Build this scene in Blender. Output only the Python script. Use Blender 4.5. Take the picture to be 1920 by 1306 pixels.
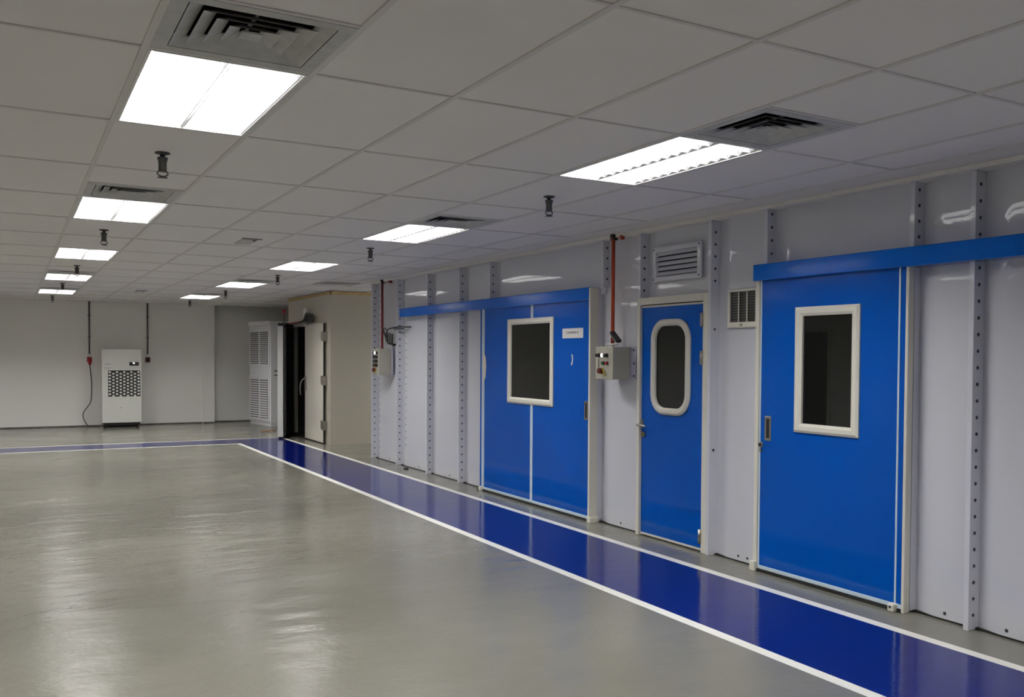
import bpy, bmesh, math, random
from mathutils import Vector, Matrix

# ------------------------------------------------------------------ scene, camera, light level
for o in list(bpy.data.objects):
    bpy.data.objects.remove(o, do_unlink=True)
SC = bpy.context.scene
COL = SC.collection
random.seed(7)
PI = math.pi

EYE = 1.534                      # camera height above the floor
CEIL = 2.622                     # ceiling height
F_PX, YAW, PITCH, ROLL, PCX, PCY = 1720.26, 0.540055, -0.0262, 0.0068601, 90.86, 60.37

cam_data = bpy.data.cameras.new('camera')
cam = bpy.data.objects.new('camera', cam_data)
COL.objects.link(cam)
cam_data.sensor_fit = 'HORIZONTAL'
cam_data.sensor_width = 36.0
cam_data.lens = F_PX / 1920 * 36
cam_data.shift_x = -PCX / 1920
cam_data.shift_y = PCY / 1920
cam_data.clip_start = 0.05
cam_data.clip_end = 100

def _dir(v):
    x, y, z = v
    c, s = math.cos(PITCH), math.sin(PITCH)
    y, z = y * c - z * s, y * s + z * c
    c, s = math.cos(YAW), math.sin(YAW)
    return Vector((x * c + y * s, -x * s + y * c, z))
cr, sr = math.cos(ROLL), math.sin(ROLL)
v_right, v_up, v_fwd = _dir((cr, 0, sr)), _dir((-sr, 0, cr)), _dir((0, 1, 0))
M = Matrix((v_right, v_up, -v_fwd)).transposed().to_4x4()
M.translation = Vector((0, 0, EYE))
cam.matrix_world = M
SC.camera = cam

world = bpy.data.worlds.new('world')
SC.world = world
world.use_nodes = True
world.node_tree.nodes['Background'].inputs[0].default_value = (0.5, 0.52, 0.55, 1)
world.node_tree.nodes['Background'].inputs[1].default_value = 0.02

SC.view_settings.view_transform = 'Standard'
SC.view_settings.look = 'None'
SC.view_settings.gamma = 1.0
SC.view_settings.use_curve_mapping = False
SC.view_settings.exposure = 0.0
SC.cycles.use_denoising = True
SC.cycles.max_bounces = 10
SC.cycles.diffuse_bounces = 6
SC.cycles.glossy_bounces = 5
SC.cycles.sample_clamp_indirect = 6.0

LAMP = 47.0                      # brightness of the ceiling lamps

# ------------------------------------------------------------------ materials
def mat(name, col, rough=0.5, metal=0.0, spec=0.5, emit=None, estr=0, coat=0.0, trans=0.0, bump=None, mottle=None, ior=1.5):
    m = bpy.data.materials.new(name)
    m.use_nodes = True
    nt = m.node_tree
    b = nt.nodes['Principled BSDF']
    b.inputs['Base Color'].default_value = (*col, 1)
    b.inputs['Roughness'].default_value = rough
    b.inputs['Metallic'].default_value = metal
    b.inputs['Specular IOR Level'].default_value = spec
    b.inputs['IOR'].default_value = ior
    b.inputs['Coat Weight'].default_value = coat
    b.inputs['Coat Roughness'].default_value = 0.04
    b.inputs['Transmission Weight'].default_value = trans
    if emit:
        b.inputs['Emission Color'].default_value = (*emit, 1)
        b.inputs['Emission Strength'].default_value = estr
    tc = None
    if bump or mottle:
        tc = nt.nodes.new('ShaderNodeTexCoord')
    if mottle:                   # (scale, amount): gentle unevenness of the paint itself
        n = nt.nodes.new('ShaderNodeTexNoise')
        n.inputs['Scale'].default_value = mottle[0]
        n.inputs['Detail'].default_value = 5
        r = nt.nodes.new('ShaderNodeMapRange')
        r.inputs[1].default_value = 0.25
        r.inputs[2].default_value = 0.75
        r.inputs[3].default_value = 1 - mottle[1]
        r.inputs[4].default_value = 1 + mottle[1]
        mul = nt.nodes.new('ShaderNodeVectorMath')
        mul.operation = 'SCALE'
        mul.inputs[0].default_value = col
        nt.links.new(tc.outputs['Object'], n.inputs['Vector'])
        nt.links.new(n.outputs['Fac'], r.inputs[0])
        nt.links.new(r.outputs[0], mul.inputs['Scale'])
        nt.links.new(mul.outputs[0], b.inputs['Base Color'])
    if bump:                     # (scale, strength, distance)
        n = nt.nodes.new('ShaderNodeTexNoise')
        n.inputs['Scale'].default_value = bump[0]
        n.inputs['Detail'].default_value = 3
        bp = nt.nodes.new('ShaderNodeBump')
        bp.inputs['Strength'].default_value = bump[1]
        bp.inputs['Distance'].default_value = bump[2]
        nt.links.new(tc.outputs['Object'], n.inputs['Vector'])
        nt.links.new(n.outputs['Fac'], bp.inputs['Height'])
        nt.links.new(bp.outputs[0], b.inputs['Normal'])
    return m

def floor_mat(name, col, rlo, rhi, bump_d, mott, spec=0.5):
    """epoxy floor: trowel marks running across the room, uneven gloss, faint scuffs"""
    m = bpy.data.materials.new(name)
    m.use_nodes = True
    nt = m.node_tree
    N, L = nt.nodes, nt.links
    b = N['Principled BSDF']
    b.inputs['IOR'].default_value = 1.5
    b.inputs['Specular IOR Level'].default_value = spec
    tc = N.new('ShaderNodeTexCoord')
    mp = N.new('ShaderNodeMapping')
    mp.inputs['Scale'].default_value = (1.0, 1.6, 1)
    L.new(tc.outputs['Object'], mp.inputs['Vector'])
    big = N.new('ShaderNodeTexNoise')
    big.inputs['Scale'].default_value = 0.9
    big.inputs['Detail'].default_value = 2.5
    big.inputs['Roughness'].default_value = 0.62
    big.inputs['Distortion'].default_value = 0.6
    L.new(mp.outputs[0], big.inputs['Vector'])
    rr = N.new('ShaderNodeMapRange')
    rr.inputs[1].default_value, rr.inputs[2].default_value = 0.2, 0.8
    rr.inputs[3].default_value, rr.inputs[4].default_value = rlo, rhi
    L.new(big.outputs['Fac'], rr.inputs[0])
    L.new(rr.outputs[0], b.inputs['Roughness'])
    cm = N.new('ShaderNodeTexNoise')
    cm.inputs['Scale'].default_value = 0.7
    cm.inputs['Detail'].default_value = 8
    L.new(tc.outputs['Object'], cm.inputs['Vector'])
    cr_ = N.new('ShaderNodeMapRange')
    cr_.inputs[1].default_value, cr_.inputs[2].default_value = 0.3, 0.7
    cr_.inputs[3].default_value, cr_.inputs[4].default_value = 1 - mott, 1 + mott
    L.new(cm.outputs['Fac'], cr_.inputs[0])
    mul = N.new('ShaderNodeVectorMath')
    mul.operation = 'SCALE'
    mul.inputs[0].default_value = col
    L.new(cr_.outputs[0], mul.inputs['Scale'])
    L.new(mul.outputs[0], b.inputs['Base Color'])
    w1 = N.new('ShaderNodeTexNoise')
    w1.inputs['Scale'].default_value = 2.2
    w1.inputs['Detail'].default_value = 4
    L.new(mp.outputs[0], w1.inputs['Vector'])
    w2 = N.new('ShaderNodeTexNoise')
    w2.inputs['Scale'].default_value = 28
    w2.inputs['Detail'].default_value = 3
    L.new(mp.outputs[0], w2.inputs['Vector'])
    bp = N.new('ShaderNodeBump')
    bp.inputs['Strength'].default_value = 1
    bp.inputs['Distance'].default_value = bump_d
    L.new(w1.outputs['Fac'], bp.inputs['Height'])
    bp2 = N.new('ShaderNodeBump')
    bp2.inputs['Strength'].default_value = 1
    bp2.inputs['Distance'].default_value = bump_d * 0.11
    L.new(w2.outputs['Fac'], bp2.inputs['Height'])
    L.new(bp.outputs[0], bp2.inputs['Normal'])
    L.new(bp2.outputs[0], b.inputs['Normal'])
    return m

MT = dict(
    tile=mat('ceiling_tile', (0.84, 0.815, 0.80), 0.9, spec=0.2, mottle=(1.2, 0.02)),
    tbar=mat('ceiling_grid_bar', (0.70, 0.68, 0.655), 0.6),
    border=mat('ceiling_border', (0.78, 0.76, 0.73), 0.8),
    lampwhite=mat('lamp_housing_white', (0.75, 0.75, 0.74), 0.45),
    reflector=mat('aluminium_reflector', (0.45, 0.45, 0.47), 0.26, metal=1.0),
    blade=mat('lamp_louver_blade', (0.65, 0.65, 0.65), 0.4, spec=0.5),
    lamp=mat('lamp_light', (0.9, 0.9, 0.9), 0.4, emit=(1.0, 0.985, 0.955), estr=LAMP),
    vent=mat('air_vent_white', (0.50, 0.50, 0.485), 0.5, mottle=(14, 0.12)),
    black=mat('duct_black', (0.008, 0.008, 0.008), 0.8, spec=0.1),
    sprink=mat('sprinkler_metal', (0.10, 0.10, 0.095), 0.35, metal=0.7),
    panel=mat('wall_panel_enamel', (0.62, 0.63, 0.69), 0.02, spec=0.85, bump=(1.3, 0.5, 0.004)),
    rib=mat('wall_rib_enamel', (0.66, 0.67, 0.74), 0.05, spec=0.7, bump=(2.0, 0.4, 0.003)),
    screw=mat('screw_steel', (0.06, 0.065, 0.08), 0.35, metal=0.6),
    cream=mat('cream_metal', (0.72, 0.70, 0.62), 0.32, spec=0.5),
    blue=mat('blue_door_laminate', (0.0, 0.072, 0.40), 0.12, spec=0.22, mottle=(1.1, 0.06), bump=(0.9, 0.4, 0.006)),
    bluecover=mat('blue_cover_paint', (0.0, 0.105, 0.52), 0.10, spec=0.22, bump=(1.2, 0.5, 0.006)),
    seam=mat('door_seam_aluminium', (0.55, 0.66, 0.74), 0.3),
    rubber=mat('black_rubber', (0.01, 0.01, 0.01), 0.6),
    glass=mat('dark_glass', (0.02, 0.022, 0.02), 0.01, spec=0.28, trans=0.6),
    steel=mat('brushed_steel', (0.45, 0.43, 0.38), 0.3, metal=1.0),
    brass=mat('lock_brass', (0.40, 0.36, 0.20), 0.3, metal=1.0),
    paper=mat('white_paper', (0.72, 0.70, 0.69), 0.7),
    ink=mat('dark_ink', (0.05, 0.05, 0.06), 0.7),
    greytext=mat('grey_print', (0.16, 0.16, 0.14), 0.7),
    wallpaint=mat('wall_paint', (0.88, 0.87, 0.84), 0.75, spec=0.25, mottle=(0.6, 0.02)),
    wallgrey=mat('wall_paint_grey', (0.34, 0.34, 0.34), 0.75, spec=0.25),
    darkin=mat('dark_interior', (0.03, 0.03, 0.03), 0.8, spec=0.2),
    base=mat('floor_edge_dark', (0.10, 0.095, 0.08), 0.8, mottle=(9, 0.5)),  # mottled dark grey strip along the foot of the walls
    chamber=mat('chamber_cream_steel', (0.48, 0.45, 0.37), 0.22, spec=0.5, bump=(3, 0.3, 0.003)),
    leaf=mat('chamber_door_cream', (0.66, 0.625, 0.53), 0.28),
    leafedge=mat('chamber_door_edge_white', (0.80, 0.80, 0.76), 0.3),
    foam=mat('tan_foam_sealant', (0.50, 0.36, 0.17), 0.8, mottle=(20, 0.2)),
    cabinet=mat('air_cabinet_white', (0.82, 0.82, 0.86), 0.35),
    slat=mat('air_cabinet_slat', (0.72, 0.72, 0.75), 0.4),
    machine=mat('dehumidifier_white', (0.74, 0.74, 0.70), 0.4),
    dark=mat('dark_plastic', (0.012, 0.012, 0.012), 0.4),
    conduit=mat('galvanised_conduit', (0.13, 0.13, 0.125), 0.4, metal=0.5),
    redpipe=mat('red_pipe_paint', (0.42, 0.045, 0.012), 0.35),
    darkred=mat('dark_red_pipe_paint', (0.20, 0.012, 0.022), 0.35),
    red=mat('red_plastic', (0.38, 0.01, 0.03), 0.35),
    mushroom=mat('emergency_stop_red', (0.10, 0.005, 0.005), 0.3),
    yellow=mat('yellow_plastic', (0.50, 0.42, 0.06), 0.5),
    green=mat('green_plastic', (0.015, 0.10, 0.04), 0.35),
    pilot=mat('pilot_light_white', (0.9, 0.9, 0.9), 0.3, emit=(1, 1, 1), estr=2.5),
    box=mat('control_box_grey', (0.44, 0.425, 0.36), 0.35),
    plate=mat('mounting_plate', (0.44, 0.44, 0.56), 0.3),
    cable=mat('black_cable', (0.02, 0.02, 0.02), 0.45),
    scrap=mat('rusty_orange_scrap', (0.30, 0.14, 0.05), 0.8),
    floor=floor_mat('grey_epoxy_floor', (0.172, 0.166, 0.138), 0.10, 0.30, 0.010, 0.05),
    path=floor_mat('blue_epoxy_walkway', (0.003, 0.009, 0.125), 0.07, 0.14, 0.0025, 0.04, 0.27),
    line=floor_mat('white_line_paint', (0.76, 0.75, 0.70), 0.3, 0.45, 0.002, 0.05),
)

# ------------------------------------------------------------------ mesh helpers
class MB:
    """collects shapes into one mesh object"""
    def __init__(self):
        self.bm = bmesh.new()
        self.mats = []
    def mi(self, m):
        if m not in self.mats:
            self.mats.append(m)
        return self.mats.index(m)
    def poly(self, pts, m):
        f = self.bm.faces.new([self.bm.verts.new(p) for p in pts])
        f.material_index = self.mi(m)
        return f
    def box(self, a, b, m, bev=0.0, segs=1):
        t = bmesh.new()
        bmesh.ops.create_cube(t, size=1)
        lo = [min(a[i], b[i]) for i in range(3)]
        hi = [max(a[i], b[i]) for i in range(3)]
        for v in t.verts:
            v.co = Vector([lo[i] + (v.co[i] + 0.5) * (hi[i] - lo[i]) for i in range(3)])
        if bev:
            bmesh.ops.bevel(t, geom=t.edges[:], offset=bev, segments=segs, affect='EDGES', profile=0.5)
        self._take(t, m)
        return self
    def _take(self, t, m, mx=None):
        k = self.mi(m)
        mp = {}
        for v in t.verts:
            mp[v] = self.bm.verts.new(mx @ v.co if mx else v.co)
        for f in t.faces:
            g = self.bm.faces.new([mp[v] for v in f.verts])
            g.material_index = k
            g.smooth = f.smooth
        t.free()
    def cyl(self, p, axis, r, h, m, segs=20, r2=None, smooth=True):
        """cylinder from p along axis ('x','y','z' or vector) for length h"""
        ax = {'x': Vector((1, 0, 0)), 'y': Vector((0, 1, 0)), 'z': Vector((0, 0, 1))}.get(axis, axis) if isinstance(axis, str) else Vector(axis).normalized()
        q = Vector((0, 0, 1)).rotation_difference(ax).to_matrix().to_4x4()
        t = bmesh.new()
        bmesh.ops.create_cone(t, cap_ends=True, segments=segs, radius1=r, radius2=r if r2 is None else r2, depth=h)
        for f in t.faces:
            f.smooth = smooth and len(f.verts) == 4
        self._take(t, m, Matrix.Translation(Vector(p) + ax * h / 2) @ q)
        return self
    def lathe(self, prof, m, c=(0, 0, 0), segs=24):
        """profile of (r, z) turned round the vertical axis"""
        k = self.mi(m)
        rings = []
        for r, z in prof:
            rings.append([self.bm.verts.new((c[0] + r * math.cos(2 * PI * i / segs), c[1] + r * math.sin(2 * PI * i / segs), c[2] + z)) for i in range(segs)])
        for a, b in zip(rings, rings[1:]):
            for i in range(segs):
                f = self.bm.faces.new((a[i], a[(i + 1) % segs], b[(i + 1) % segs], b[i]))
                f.material_index = k
                f.smooth = True
        for rg in (rings[0], rings[-1]):
            f = self.bm.faces.new(rg)
            f.material_index = k
        return self
    def tube(self, pts, r, m, segs=10, sub=6, closed=False):
        P = [Vector(p) for p in pts]
        out = []
        n = len(P)
        if sub > 1 and n > 2:
            for i in range(n - 1):
                p0, p1, p2, p3 = P[max(i - 1, 0)], P[i], P[i + 1], P[min(i + 2, n - 1)]
                for s in range(sub):
                    t = s / sub
                    out.append(0.5 * ((2 * p1) + (-p0 + p2) * t + (2 * p0 - 5 * p1 + 4 * p2 - p3) * t * t + (-p0 + 3 * p1 - 3 * p2 + p3) * t ** 3))
            out.append(P[-1])
        else:
            out = P
        k = self.mi(m)
        rings = []
        up = Vector((0.13, 0.31, 0.94)).normalized()
        for i, p in enumerate(out):
            d = (out[min(i + 1, len(out) - 1)] - out[max(i - 1, 0)]).normalized()
            a = d.cross(up)
            if a.length < 1e-3:
                a = d.cross(Vector((1, 0, 0)))
            a.normalize()
            b = d.cross(a).normalized()
            up = -b if (-b).dot(up) > 0 else b
            a = d.cross(up).normalized()
            rings.append([self.bm.verts.new(p + r * (a * math.cos(2 * PI * j / segs) + up * math.sin(2 * PI * j / segs))) for j in range(segs)])
        for a, b in zip(rings, rings[1:]):
            for j in range(segs):
                f = self.bm.faces.new((a[j], a[(j + 1) % segs], b[(j + 1) % segs], b[j]))
                f.material_index = k
                f.smooth = True
        for rg in (rings[0], rings[-1]):
            f = self.bm.faces.new(rg)
            f.material_index = k
        return self
    def ring(self, outer, inner, x0, x1, m, chamfer=0.0):
        """frame between two closed outlines of (y,z) points with equal counts; x0 = back, x1 = front"""
        k = self.mi(m)
        def loop(pts, x):
            return [self.bm.verts.new((x, y, z)) for y, z in pts]
        n = len(outer)
        cy = sum(p[0] for p in outer) / n
        cz = sum(p[1] for p in outer) / n
        def mix(a, b, t):
            return [(p[0] * (1 - t) + q[0] * t, p[1] * (1 - t) + q[1] * t) for p, q in zip(a, b)]
        L = [loop(outer, x0), loop(outer, x1 + (x0 - x1) * chamfer), loop(mix(outer, inner, 0.28), x1), loop(mix(outer, inner, 0.7), x1), loop(inner, x1 + (x0 - x1) * chamfer), loop(inner, x0 + 0.012)]
        for a, b in zip(L, L[1:]):
            for i in range(n):
                f = self.bm.faces.new((a[i], a[(i + 1) % n], b[(i + 1) % n], b[i]))
                f.material_index = k
        return self
    def build(self, name, parent=None, loc=None, recalc=True):
        if recalc:
            bmesh.ops.recalc_face_normals(self.bm, faces=self.bm.faces)
        me = bpy.data.meshes.new(name)
        self.bm.to_mesh(me)
        self.bm.free()
        for m in self.mats:
            me.materials.append(MT[m])
        o = bpy.data.objects.new(name, me)
        COL.objects.link(o)
        if loc:
            o.location = loc
        if parent:
            o.parent = parent
        return o

def thing(name, label, cat, loc=(0, 0, 0), rz=0.0, group=None, kind=None):
    o = bpy.data.objects.new(name, None)
    COL.objects.link(o)
    o.location = loc
    o.rotation_euler = (0, 0, rz)
    o.empty_display_size = 0.1
    return tag(o, label, cat, group, kind)

def tag(o, label=None, cat=None, group=None, kind=None):
    if label: o['label'] = label
    if cat: o['category'] = cat
    if group: o['group'] = group
    if kind: o['kind'] = kind
    return o

def struct(o, label=None, cat=None):
    return tag(o, label, cat, None, 'structure')

def dup(root, loc, label=None, rz=None):
    r = root.copy()
    COL.objects.link(r)
    r.location = loc
    if rz is not None:
        r.rotation_euler = (0, 0, rz)
    if label:
        r['label'] = label
    for ch in list(root.children):
        c = ch.copy()
        COL.objects.link(c)
        c.parent = r
        for g in list(ch.children):
            d = g.copy()
            COL.objects.link(d)
            d.parent = c
    return r

def text_part(s, size, m, parent, origin, right, up, name='lettering', squeeze=1.0, depth=0.0008):
    """printed letters as a thin mesh; origin = middle of the line"""
    cu = bpy.data.curves.new('t', 'FONT')
    cu.body = s
    cu.size = size
    cu.extrude = depth
    cu.align_x = 'CENTER'
    cu.align_y = 'CENTER'
    t = bpy.data.objects.new('t', cu)
    COL.objects.link(t)
    bpy.context.view_layer.update()
    me = bpy.data.meshes.new_from_object(t.evaluated_get(bpy.context.evaluated_depsgraph_get()))
    bpy.data.objects.remove(t, do_unlink=True)
    R, U = Vector(right), Vector(up)
    Nn = R.cross(U)
    for v in me.vertices:
        v.co = Vector(origin) + R * v.co.x * squeeze + U * v.co.y + Nn * v.co.z
    me.materials.clear()
    me.materials.append(MT[m])
    o = bpy.data.objects.new(name, me)
    COL.objects.link(o)
    o.parent = parent
    return o

# ------------------------------------------------------------------ the room
GX, GY = 0.418, 3.589            # ceiling grid origin
def gx(i): return GX + 0.6 * i
def gy(j): return GY + 1.2 * j
WX = 4.69                        # face of the panelled booth wall
RX = 4.63                        # face of its ribs
Y_BACK, Y_FAR, X_LEFT = -3.6, 21.6, -4.4
Y_END = 13.24                    # far end of the booth

# floor, one slab with its painted walkway and lines
PL, PR, LW = 3.365, 4.300, 0.037
CY0, CY1 = 16.36, 17.27
xs = [X_LEFT, PL - LW, PL + LW, PR - LW, PR + LW, 8.1]
ys = [Y_BACK, CY0 - LW, CY0 + LW, CY1 - LW, CY1 + LW, 22.3]
fl = MB()
def floor_cell(ix, iy):
    # columns: 0 left, 1 near line, 2 path, 3 outer line, 4 right; rows: 0 near, 1 line, 2 cross path, 3 line, 4 far
    if iy == 4: return 'floor'
    if ix == 4: return 'floor'
    if iy == 3: return 'line' if ix <= 3 else 'floor'
    if ix == 3: return 'line'
    if ix == 2: return 'path'
    if ix == 1: return 'line' if iy <= 1 else 'path'
    return {0: 'floor', 1: 'line', 2: 'path'}[iy]
for ix in range(5):
    for iy in range(5):
        fl.poly([(xs[ix], ys[iy], 0), (xs[ix + 1], ys[iy], 0), (xs[ix + 1], ys[iy + 1], 0), (xs[ix], ys[iy + 1], 0)], floor_cell(ix, iy))
fl.box((X_LEFT, Y_BACK, -0.15), (8.1, 22.3, -0.001), 'floor')
struct(fl.build('floor', recalc=False))

# ceiling of lay-in tiles, hung in its grid of bars, with openings for lamps and vents
LAMPS = [(0, j) for j in (-3, 0, 3, 6, 9, 12)] + [(4, j) for j in (-3, 0, 3, 6, 9, 12)] + [(-4, j) for j in (0, 3, 6, 9, 12)] + [(11, 8)]  # includes unseen lamps added for brightness: behind camera, left column, passage
VENTS = [(0, -0.5), (0, 2.5), (0, 8.5), (0, 11.5), (4, -0.5), (4, 2.5), (4, 8.5), (4, 11.5)]
SIDE_VENT = (5.96, 8.30)         # the vent beside the chamber, in grid units
ce = MB()
gb = MB()
I0, I1, J0, J1 = -8, 12, -6, 15
zt = CEIL + 0.006
def tile_rect(x0, x1, y0, y1):
    ce.box((x0 + 0.002, y0 + 0.002, zt), (x1 - 0.002, y1 - 0.002, zt + 0.02), 'tile')
EDGE = gx(6.62)
for i in range(I0, I1):
    for j in range(J0, J1):
        if (i, j) in LAMPS:
            continue
        x0, x1, y0, y1 = gx(i), gx(i + 1), gy(j), gy(j + 1)
        if y0 < Y_END - 0.3 and x0 > EDGE - 0.01:
            continue
        if y0 < Y_END - 0.3:
            x1 = min(x1, EDGE)
        if (i, j + 0.5) in VENTS:
            y1 = gy(j + 0.5)
        if i in (5, 6) and j == 8:
            sx0, sx1 = gx(SIDE_VENT[0]), gx(SIDE_VENT[0] + 1)
            sy0, sy1 = gy(SIDE_VENT[1]), gy(SIDE_VENT[1] + 0.5)
            tile_rect(x0, x1, y0, sy0)
            tile_rect(x0, x1, sy1, y1)
            if x0 < sx0:
                tile_rect(x0, sx0, sy0, sy1)
            if x1 > sx1:
                tile_rect(sx1, x1, sy0, sy1)
            continue
        tile_rect(x0, x1, y0, y1)
bw = 0.012
zb = CEIL
for i in range(I0, I1 + 1):
    y_start = Y_BACK if gx(i) < EDGE else gy(8)
    gb.box((gx(i) - bw, y_start, zb), (gx(i) + bw, Y_FAR + 0.2, zb + 0.0065), 'tbar')
for j in range(J0, J1 + 1):
    x_end = EDGE if gy(j) < gy(8) - 0.01 else 8.0
    gb.box((X_LEFT, gy(j) - bw * 0.7, zb + 0.0006), (x_end, gy(j) + bw * 0.7, zb + 0.0066), 'tbar')
for (i, j) in VENTS:
    gb.box((gx(i), gy(j) - bw * 0.7, zb + 0.0006), (gx(i + 1), gy(j) + bw * 0.7, zb + 0.0066), 'tbar')
ce.box((EDGE + 0.003, Y_BACK, CEIL + 0.001), (8.1, gy(8) - 0.003, CEIL + 0.02), 'border')
ceiling = struct(ce.build('ceiling'))
grid = gb.build('ceiling_grid', ceiling)
struct(MB().box((X_LEFT - 0.1, Y_BACK - 0.1, CEIL + 0.25), (8.2, 22.4, CEIL + 0.3), 'black').build('ceiling_backing'))  # unseen dark backing added above the tiles to stop light leaks

# walls
def wall(name, a, b, m='wallpaint'):
    return struct(MB().box(a, b, m).build(name))
wall('wall_left', (X_LEFT - 0.1, Y_BACK, 0), (X_LEFT, 22.3, CEIL + 0.25))
wall('wall_back', (X_LEFT, Y_BACK - 0.1, 0), (8.1, Y_BACK, CEIL + 0.25))
wf = MB()
wf.box((X_LEFT, Y_FAR, 0), (3.66, Y_FAR + 0.5, CEIL + 0.25), 'wallpaint')
wf.box((3.66, Y_FAR - 0.05, 0), (3.91, Y_FAR + 0.5, CEIL + 0.25), 'wallpaint')
wf.box((3.91, Y_FAR + 0.22, 0), (8.1, Y_FAR + 0.5, CEIL + 0.25), 'wallpaint')
struct(wf.build('wall_far'))
wall('wall_right_far', (8.0, Y_END, 0), (8.1, 22.1, CEIL + 0.25))
wb = MB()
wb.box((X_LEFT, Y_FAR - 0.006, 0), (3.66, Y_FAR, 0.028), 'base')
wb.box((3.66, Y_FAR - 0.056, 0), (3.916, Y_FAR - 0.05, 0.028), 'base')
wb.box((3.91, Y_FAR + 0.212, 0), (8.0, Y_FAR + 0.22, 0.028), 'base')
struct(wb.build('baseboard_far'))
struct(MB().box((X_LEFT, Y_BACK, 0), (X_LEFT + 0.01, Y_FAR, 0.03), 'base').build('baseboard_left'))
# a plain dark door in the wall opposite the booth, seen mirrored in the booth windows
d4 = struct(MB().box((X_LEFT, 12.6, 0), (X_LEFT + 0.03, 13.5, 2.05), 'darkin').build('door_4'))
MB().box((X_LEFT, 12.53, 0), (X_LEFT + 0.05, 12.6, 2.12), 'cream').box((X_LEFT, 13.5, 0), (X_LEFT + 0.05, 13.57, 2.12), 'cream').box((X_LEFT, 12.6, 2.05), (X_LEFT + 0.05, 13.5, 2.12), 'cream').build('door_frame', d4)

# booth wall: sheet panels folded into ribs; each sheet dips behind the rib it starts at
wr = MB()
def bay(yf, yn, z0=0.012, z1=2.592, amp=0.030, run=0.17):
    n = 40 if yf - yn < 3 else 90
    k = wr.mi('panel')
    rows = []
    for s in range(n + 1):
        u = s / n
        t = (yf - yn) * (u ** 1.6)
        y = yf - t
        q = min(t / min(run, (yf - yn) * 0.55), 1)
        x = WX + amp * (1 - q * q * (3 - 2 * q)) - 0.0016 * math.sin(t * 5.0)
        rows.append((x, y))
    zz = [z0, z1]
    F = [[wr.bm.verts.new((x, y, z)) for z in zz] for x, y in rows]
    B = [[wr.bm.verts.new((x + 0.03, y, z)) for z in zz] for x, y in rows]
    for a in range(n):
        for G, fl_ in ((F, False), (B, True)):
            q = (G[a][0], G[a][1], G[a + 1][1], G[a + 1][0])
            f = wr.bm.faces.new(q[::-1] if not fl_ else q)
            f.material_index = k
            f.smooth = True
        for c in (0, 1):         # edges of the sheet keep their own corners, so its face shades flat from top to bottom
            wr.poly([v.co.copy() for v in (F[a][c], F[a + 1][c], B[a + 1][c], B[a][c])], 'panel')
    for a in (0, n):
        wr.poly([v.co.copy() for v in (F[a][0], F[a][1], B[a][1], B[a][0])], 'panel')
BAYS = [(13.20, 12.215, 0), (12.17, 11.135, 0), (11.09, 10.145, 0), (10.10, 9.325, 0), (9.28, 7.03, 2.10), (7.10, 6.45, 0),
        (6.405, 5.53, 2.03), (5.48, 4.92, 0), (4.87, 3.68, 2.10), (3.65, 3.27, 0), (3.225, Y_BACK, 0)]
for yf, yn, z0 in BAYS:
    bay(yf, yn, z0 + 0.012)
wall_right = struct(wr.build('wall_right', recalc=False))
struct(MB().box((WX + 0.03, Y_END - 0.06, 0), (8.0, Y_END, CEIL), 'panel').build('wall_right_end'))
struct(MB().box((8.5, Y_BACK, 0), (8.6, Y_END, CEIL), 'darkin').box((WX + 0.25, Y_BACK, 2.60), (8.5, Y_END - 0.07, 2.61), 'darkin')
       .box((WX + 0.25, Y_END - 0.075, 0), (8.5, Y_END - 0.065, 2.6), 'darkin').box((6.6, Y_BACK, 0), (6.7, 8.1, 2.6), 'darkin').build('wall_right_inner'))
# dark gap line under the sheets
struct(MB().box((WX + 0.004, Y_BACK, 0), (WX + 0.045, Y_END, 0.012), 'rubber').build('baseboard_right'))
# angle closing the wall against the ceiling
struct(MB().box((RX - 0.022, Y_BACK, 2.592), (WX + 0.08, Y_END, CEIL), 'border', 0.002).build('trim_1'))

# ribs with their rows of screws
screw_me = None
def screw_proto():
    mb = MB()
    mb.cyl((0, 0, 0), (0, -1, 0), 0.0105, 0.002, 'screw', 12)
    mb.cyl((0, -0.002, 0), (0, -1, 0), 0.0055, 0.004, 'screw', 6)
    o = mb.build('screw')
    me = o.data
    bpy.data.objects.remove(o, do_unlink=True)
    return me
screw_me = screw_proto()
def screw_at(x, y, z, parent, facing_x=False):
    s = bpy.data.objects.new('screw', screw_me)
    COL.objects.link(s)
    s.location = (x, y, z)
    if facing_x:
        s.rotation_euler = (0, 0, -PI / 2)
    s.parent = parent
RIBS = [(13.20, 13.24, 0.0, 0.0), (12.17, 12.215, 0.0, 0.05), (11.09, 11.135, 0.0, 0.0), (10.10, 10.145, 0.0, 0.02), (9.28, 9.325, 2.185, 0.03),
        (6.98, 7.03, 2.17, 0.04), (6.405, 6.45, 2.045, 0.01), (5.48, 5.53, 0.0, 0.03), (4.87, 4.92, 2.20, 0.05), (3.63, 3.68, 2.20, 0.02), (3.225, 3.27, 0.0, 0.06)]
for n, (y0, y1, z0, off) in enumerate(RIBS):
    mb = MB()
    yw = y0 + 0.034
    mb.box((RX, y0, z0), (WX + 0.06, yw, 2.592), 'rib', 0.0025, 2)
    mb.box((RX + 0.045, yw, z0), (WX + 0.06, y1 + 0.01, 2.592), 'rib')
    r = struct(mb.build('trim_%d' % (n + 2)))
    z = z0 + 0.055 + off * 0.5
    while z < 2.57:
        if not (n == 7 and z < 2.1 and int(z * 10) % 9 != 8):
            screw_at(RX + 0.042, y0, z, r)
        z += 0.0935
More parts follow.
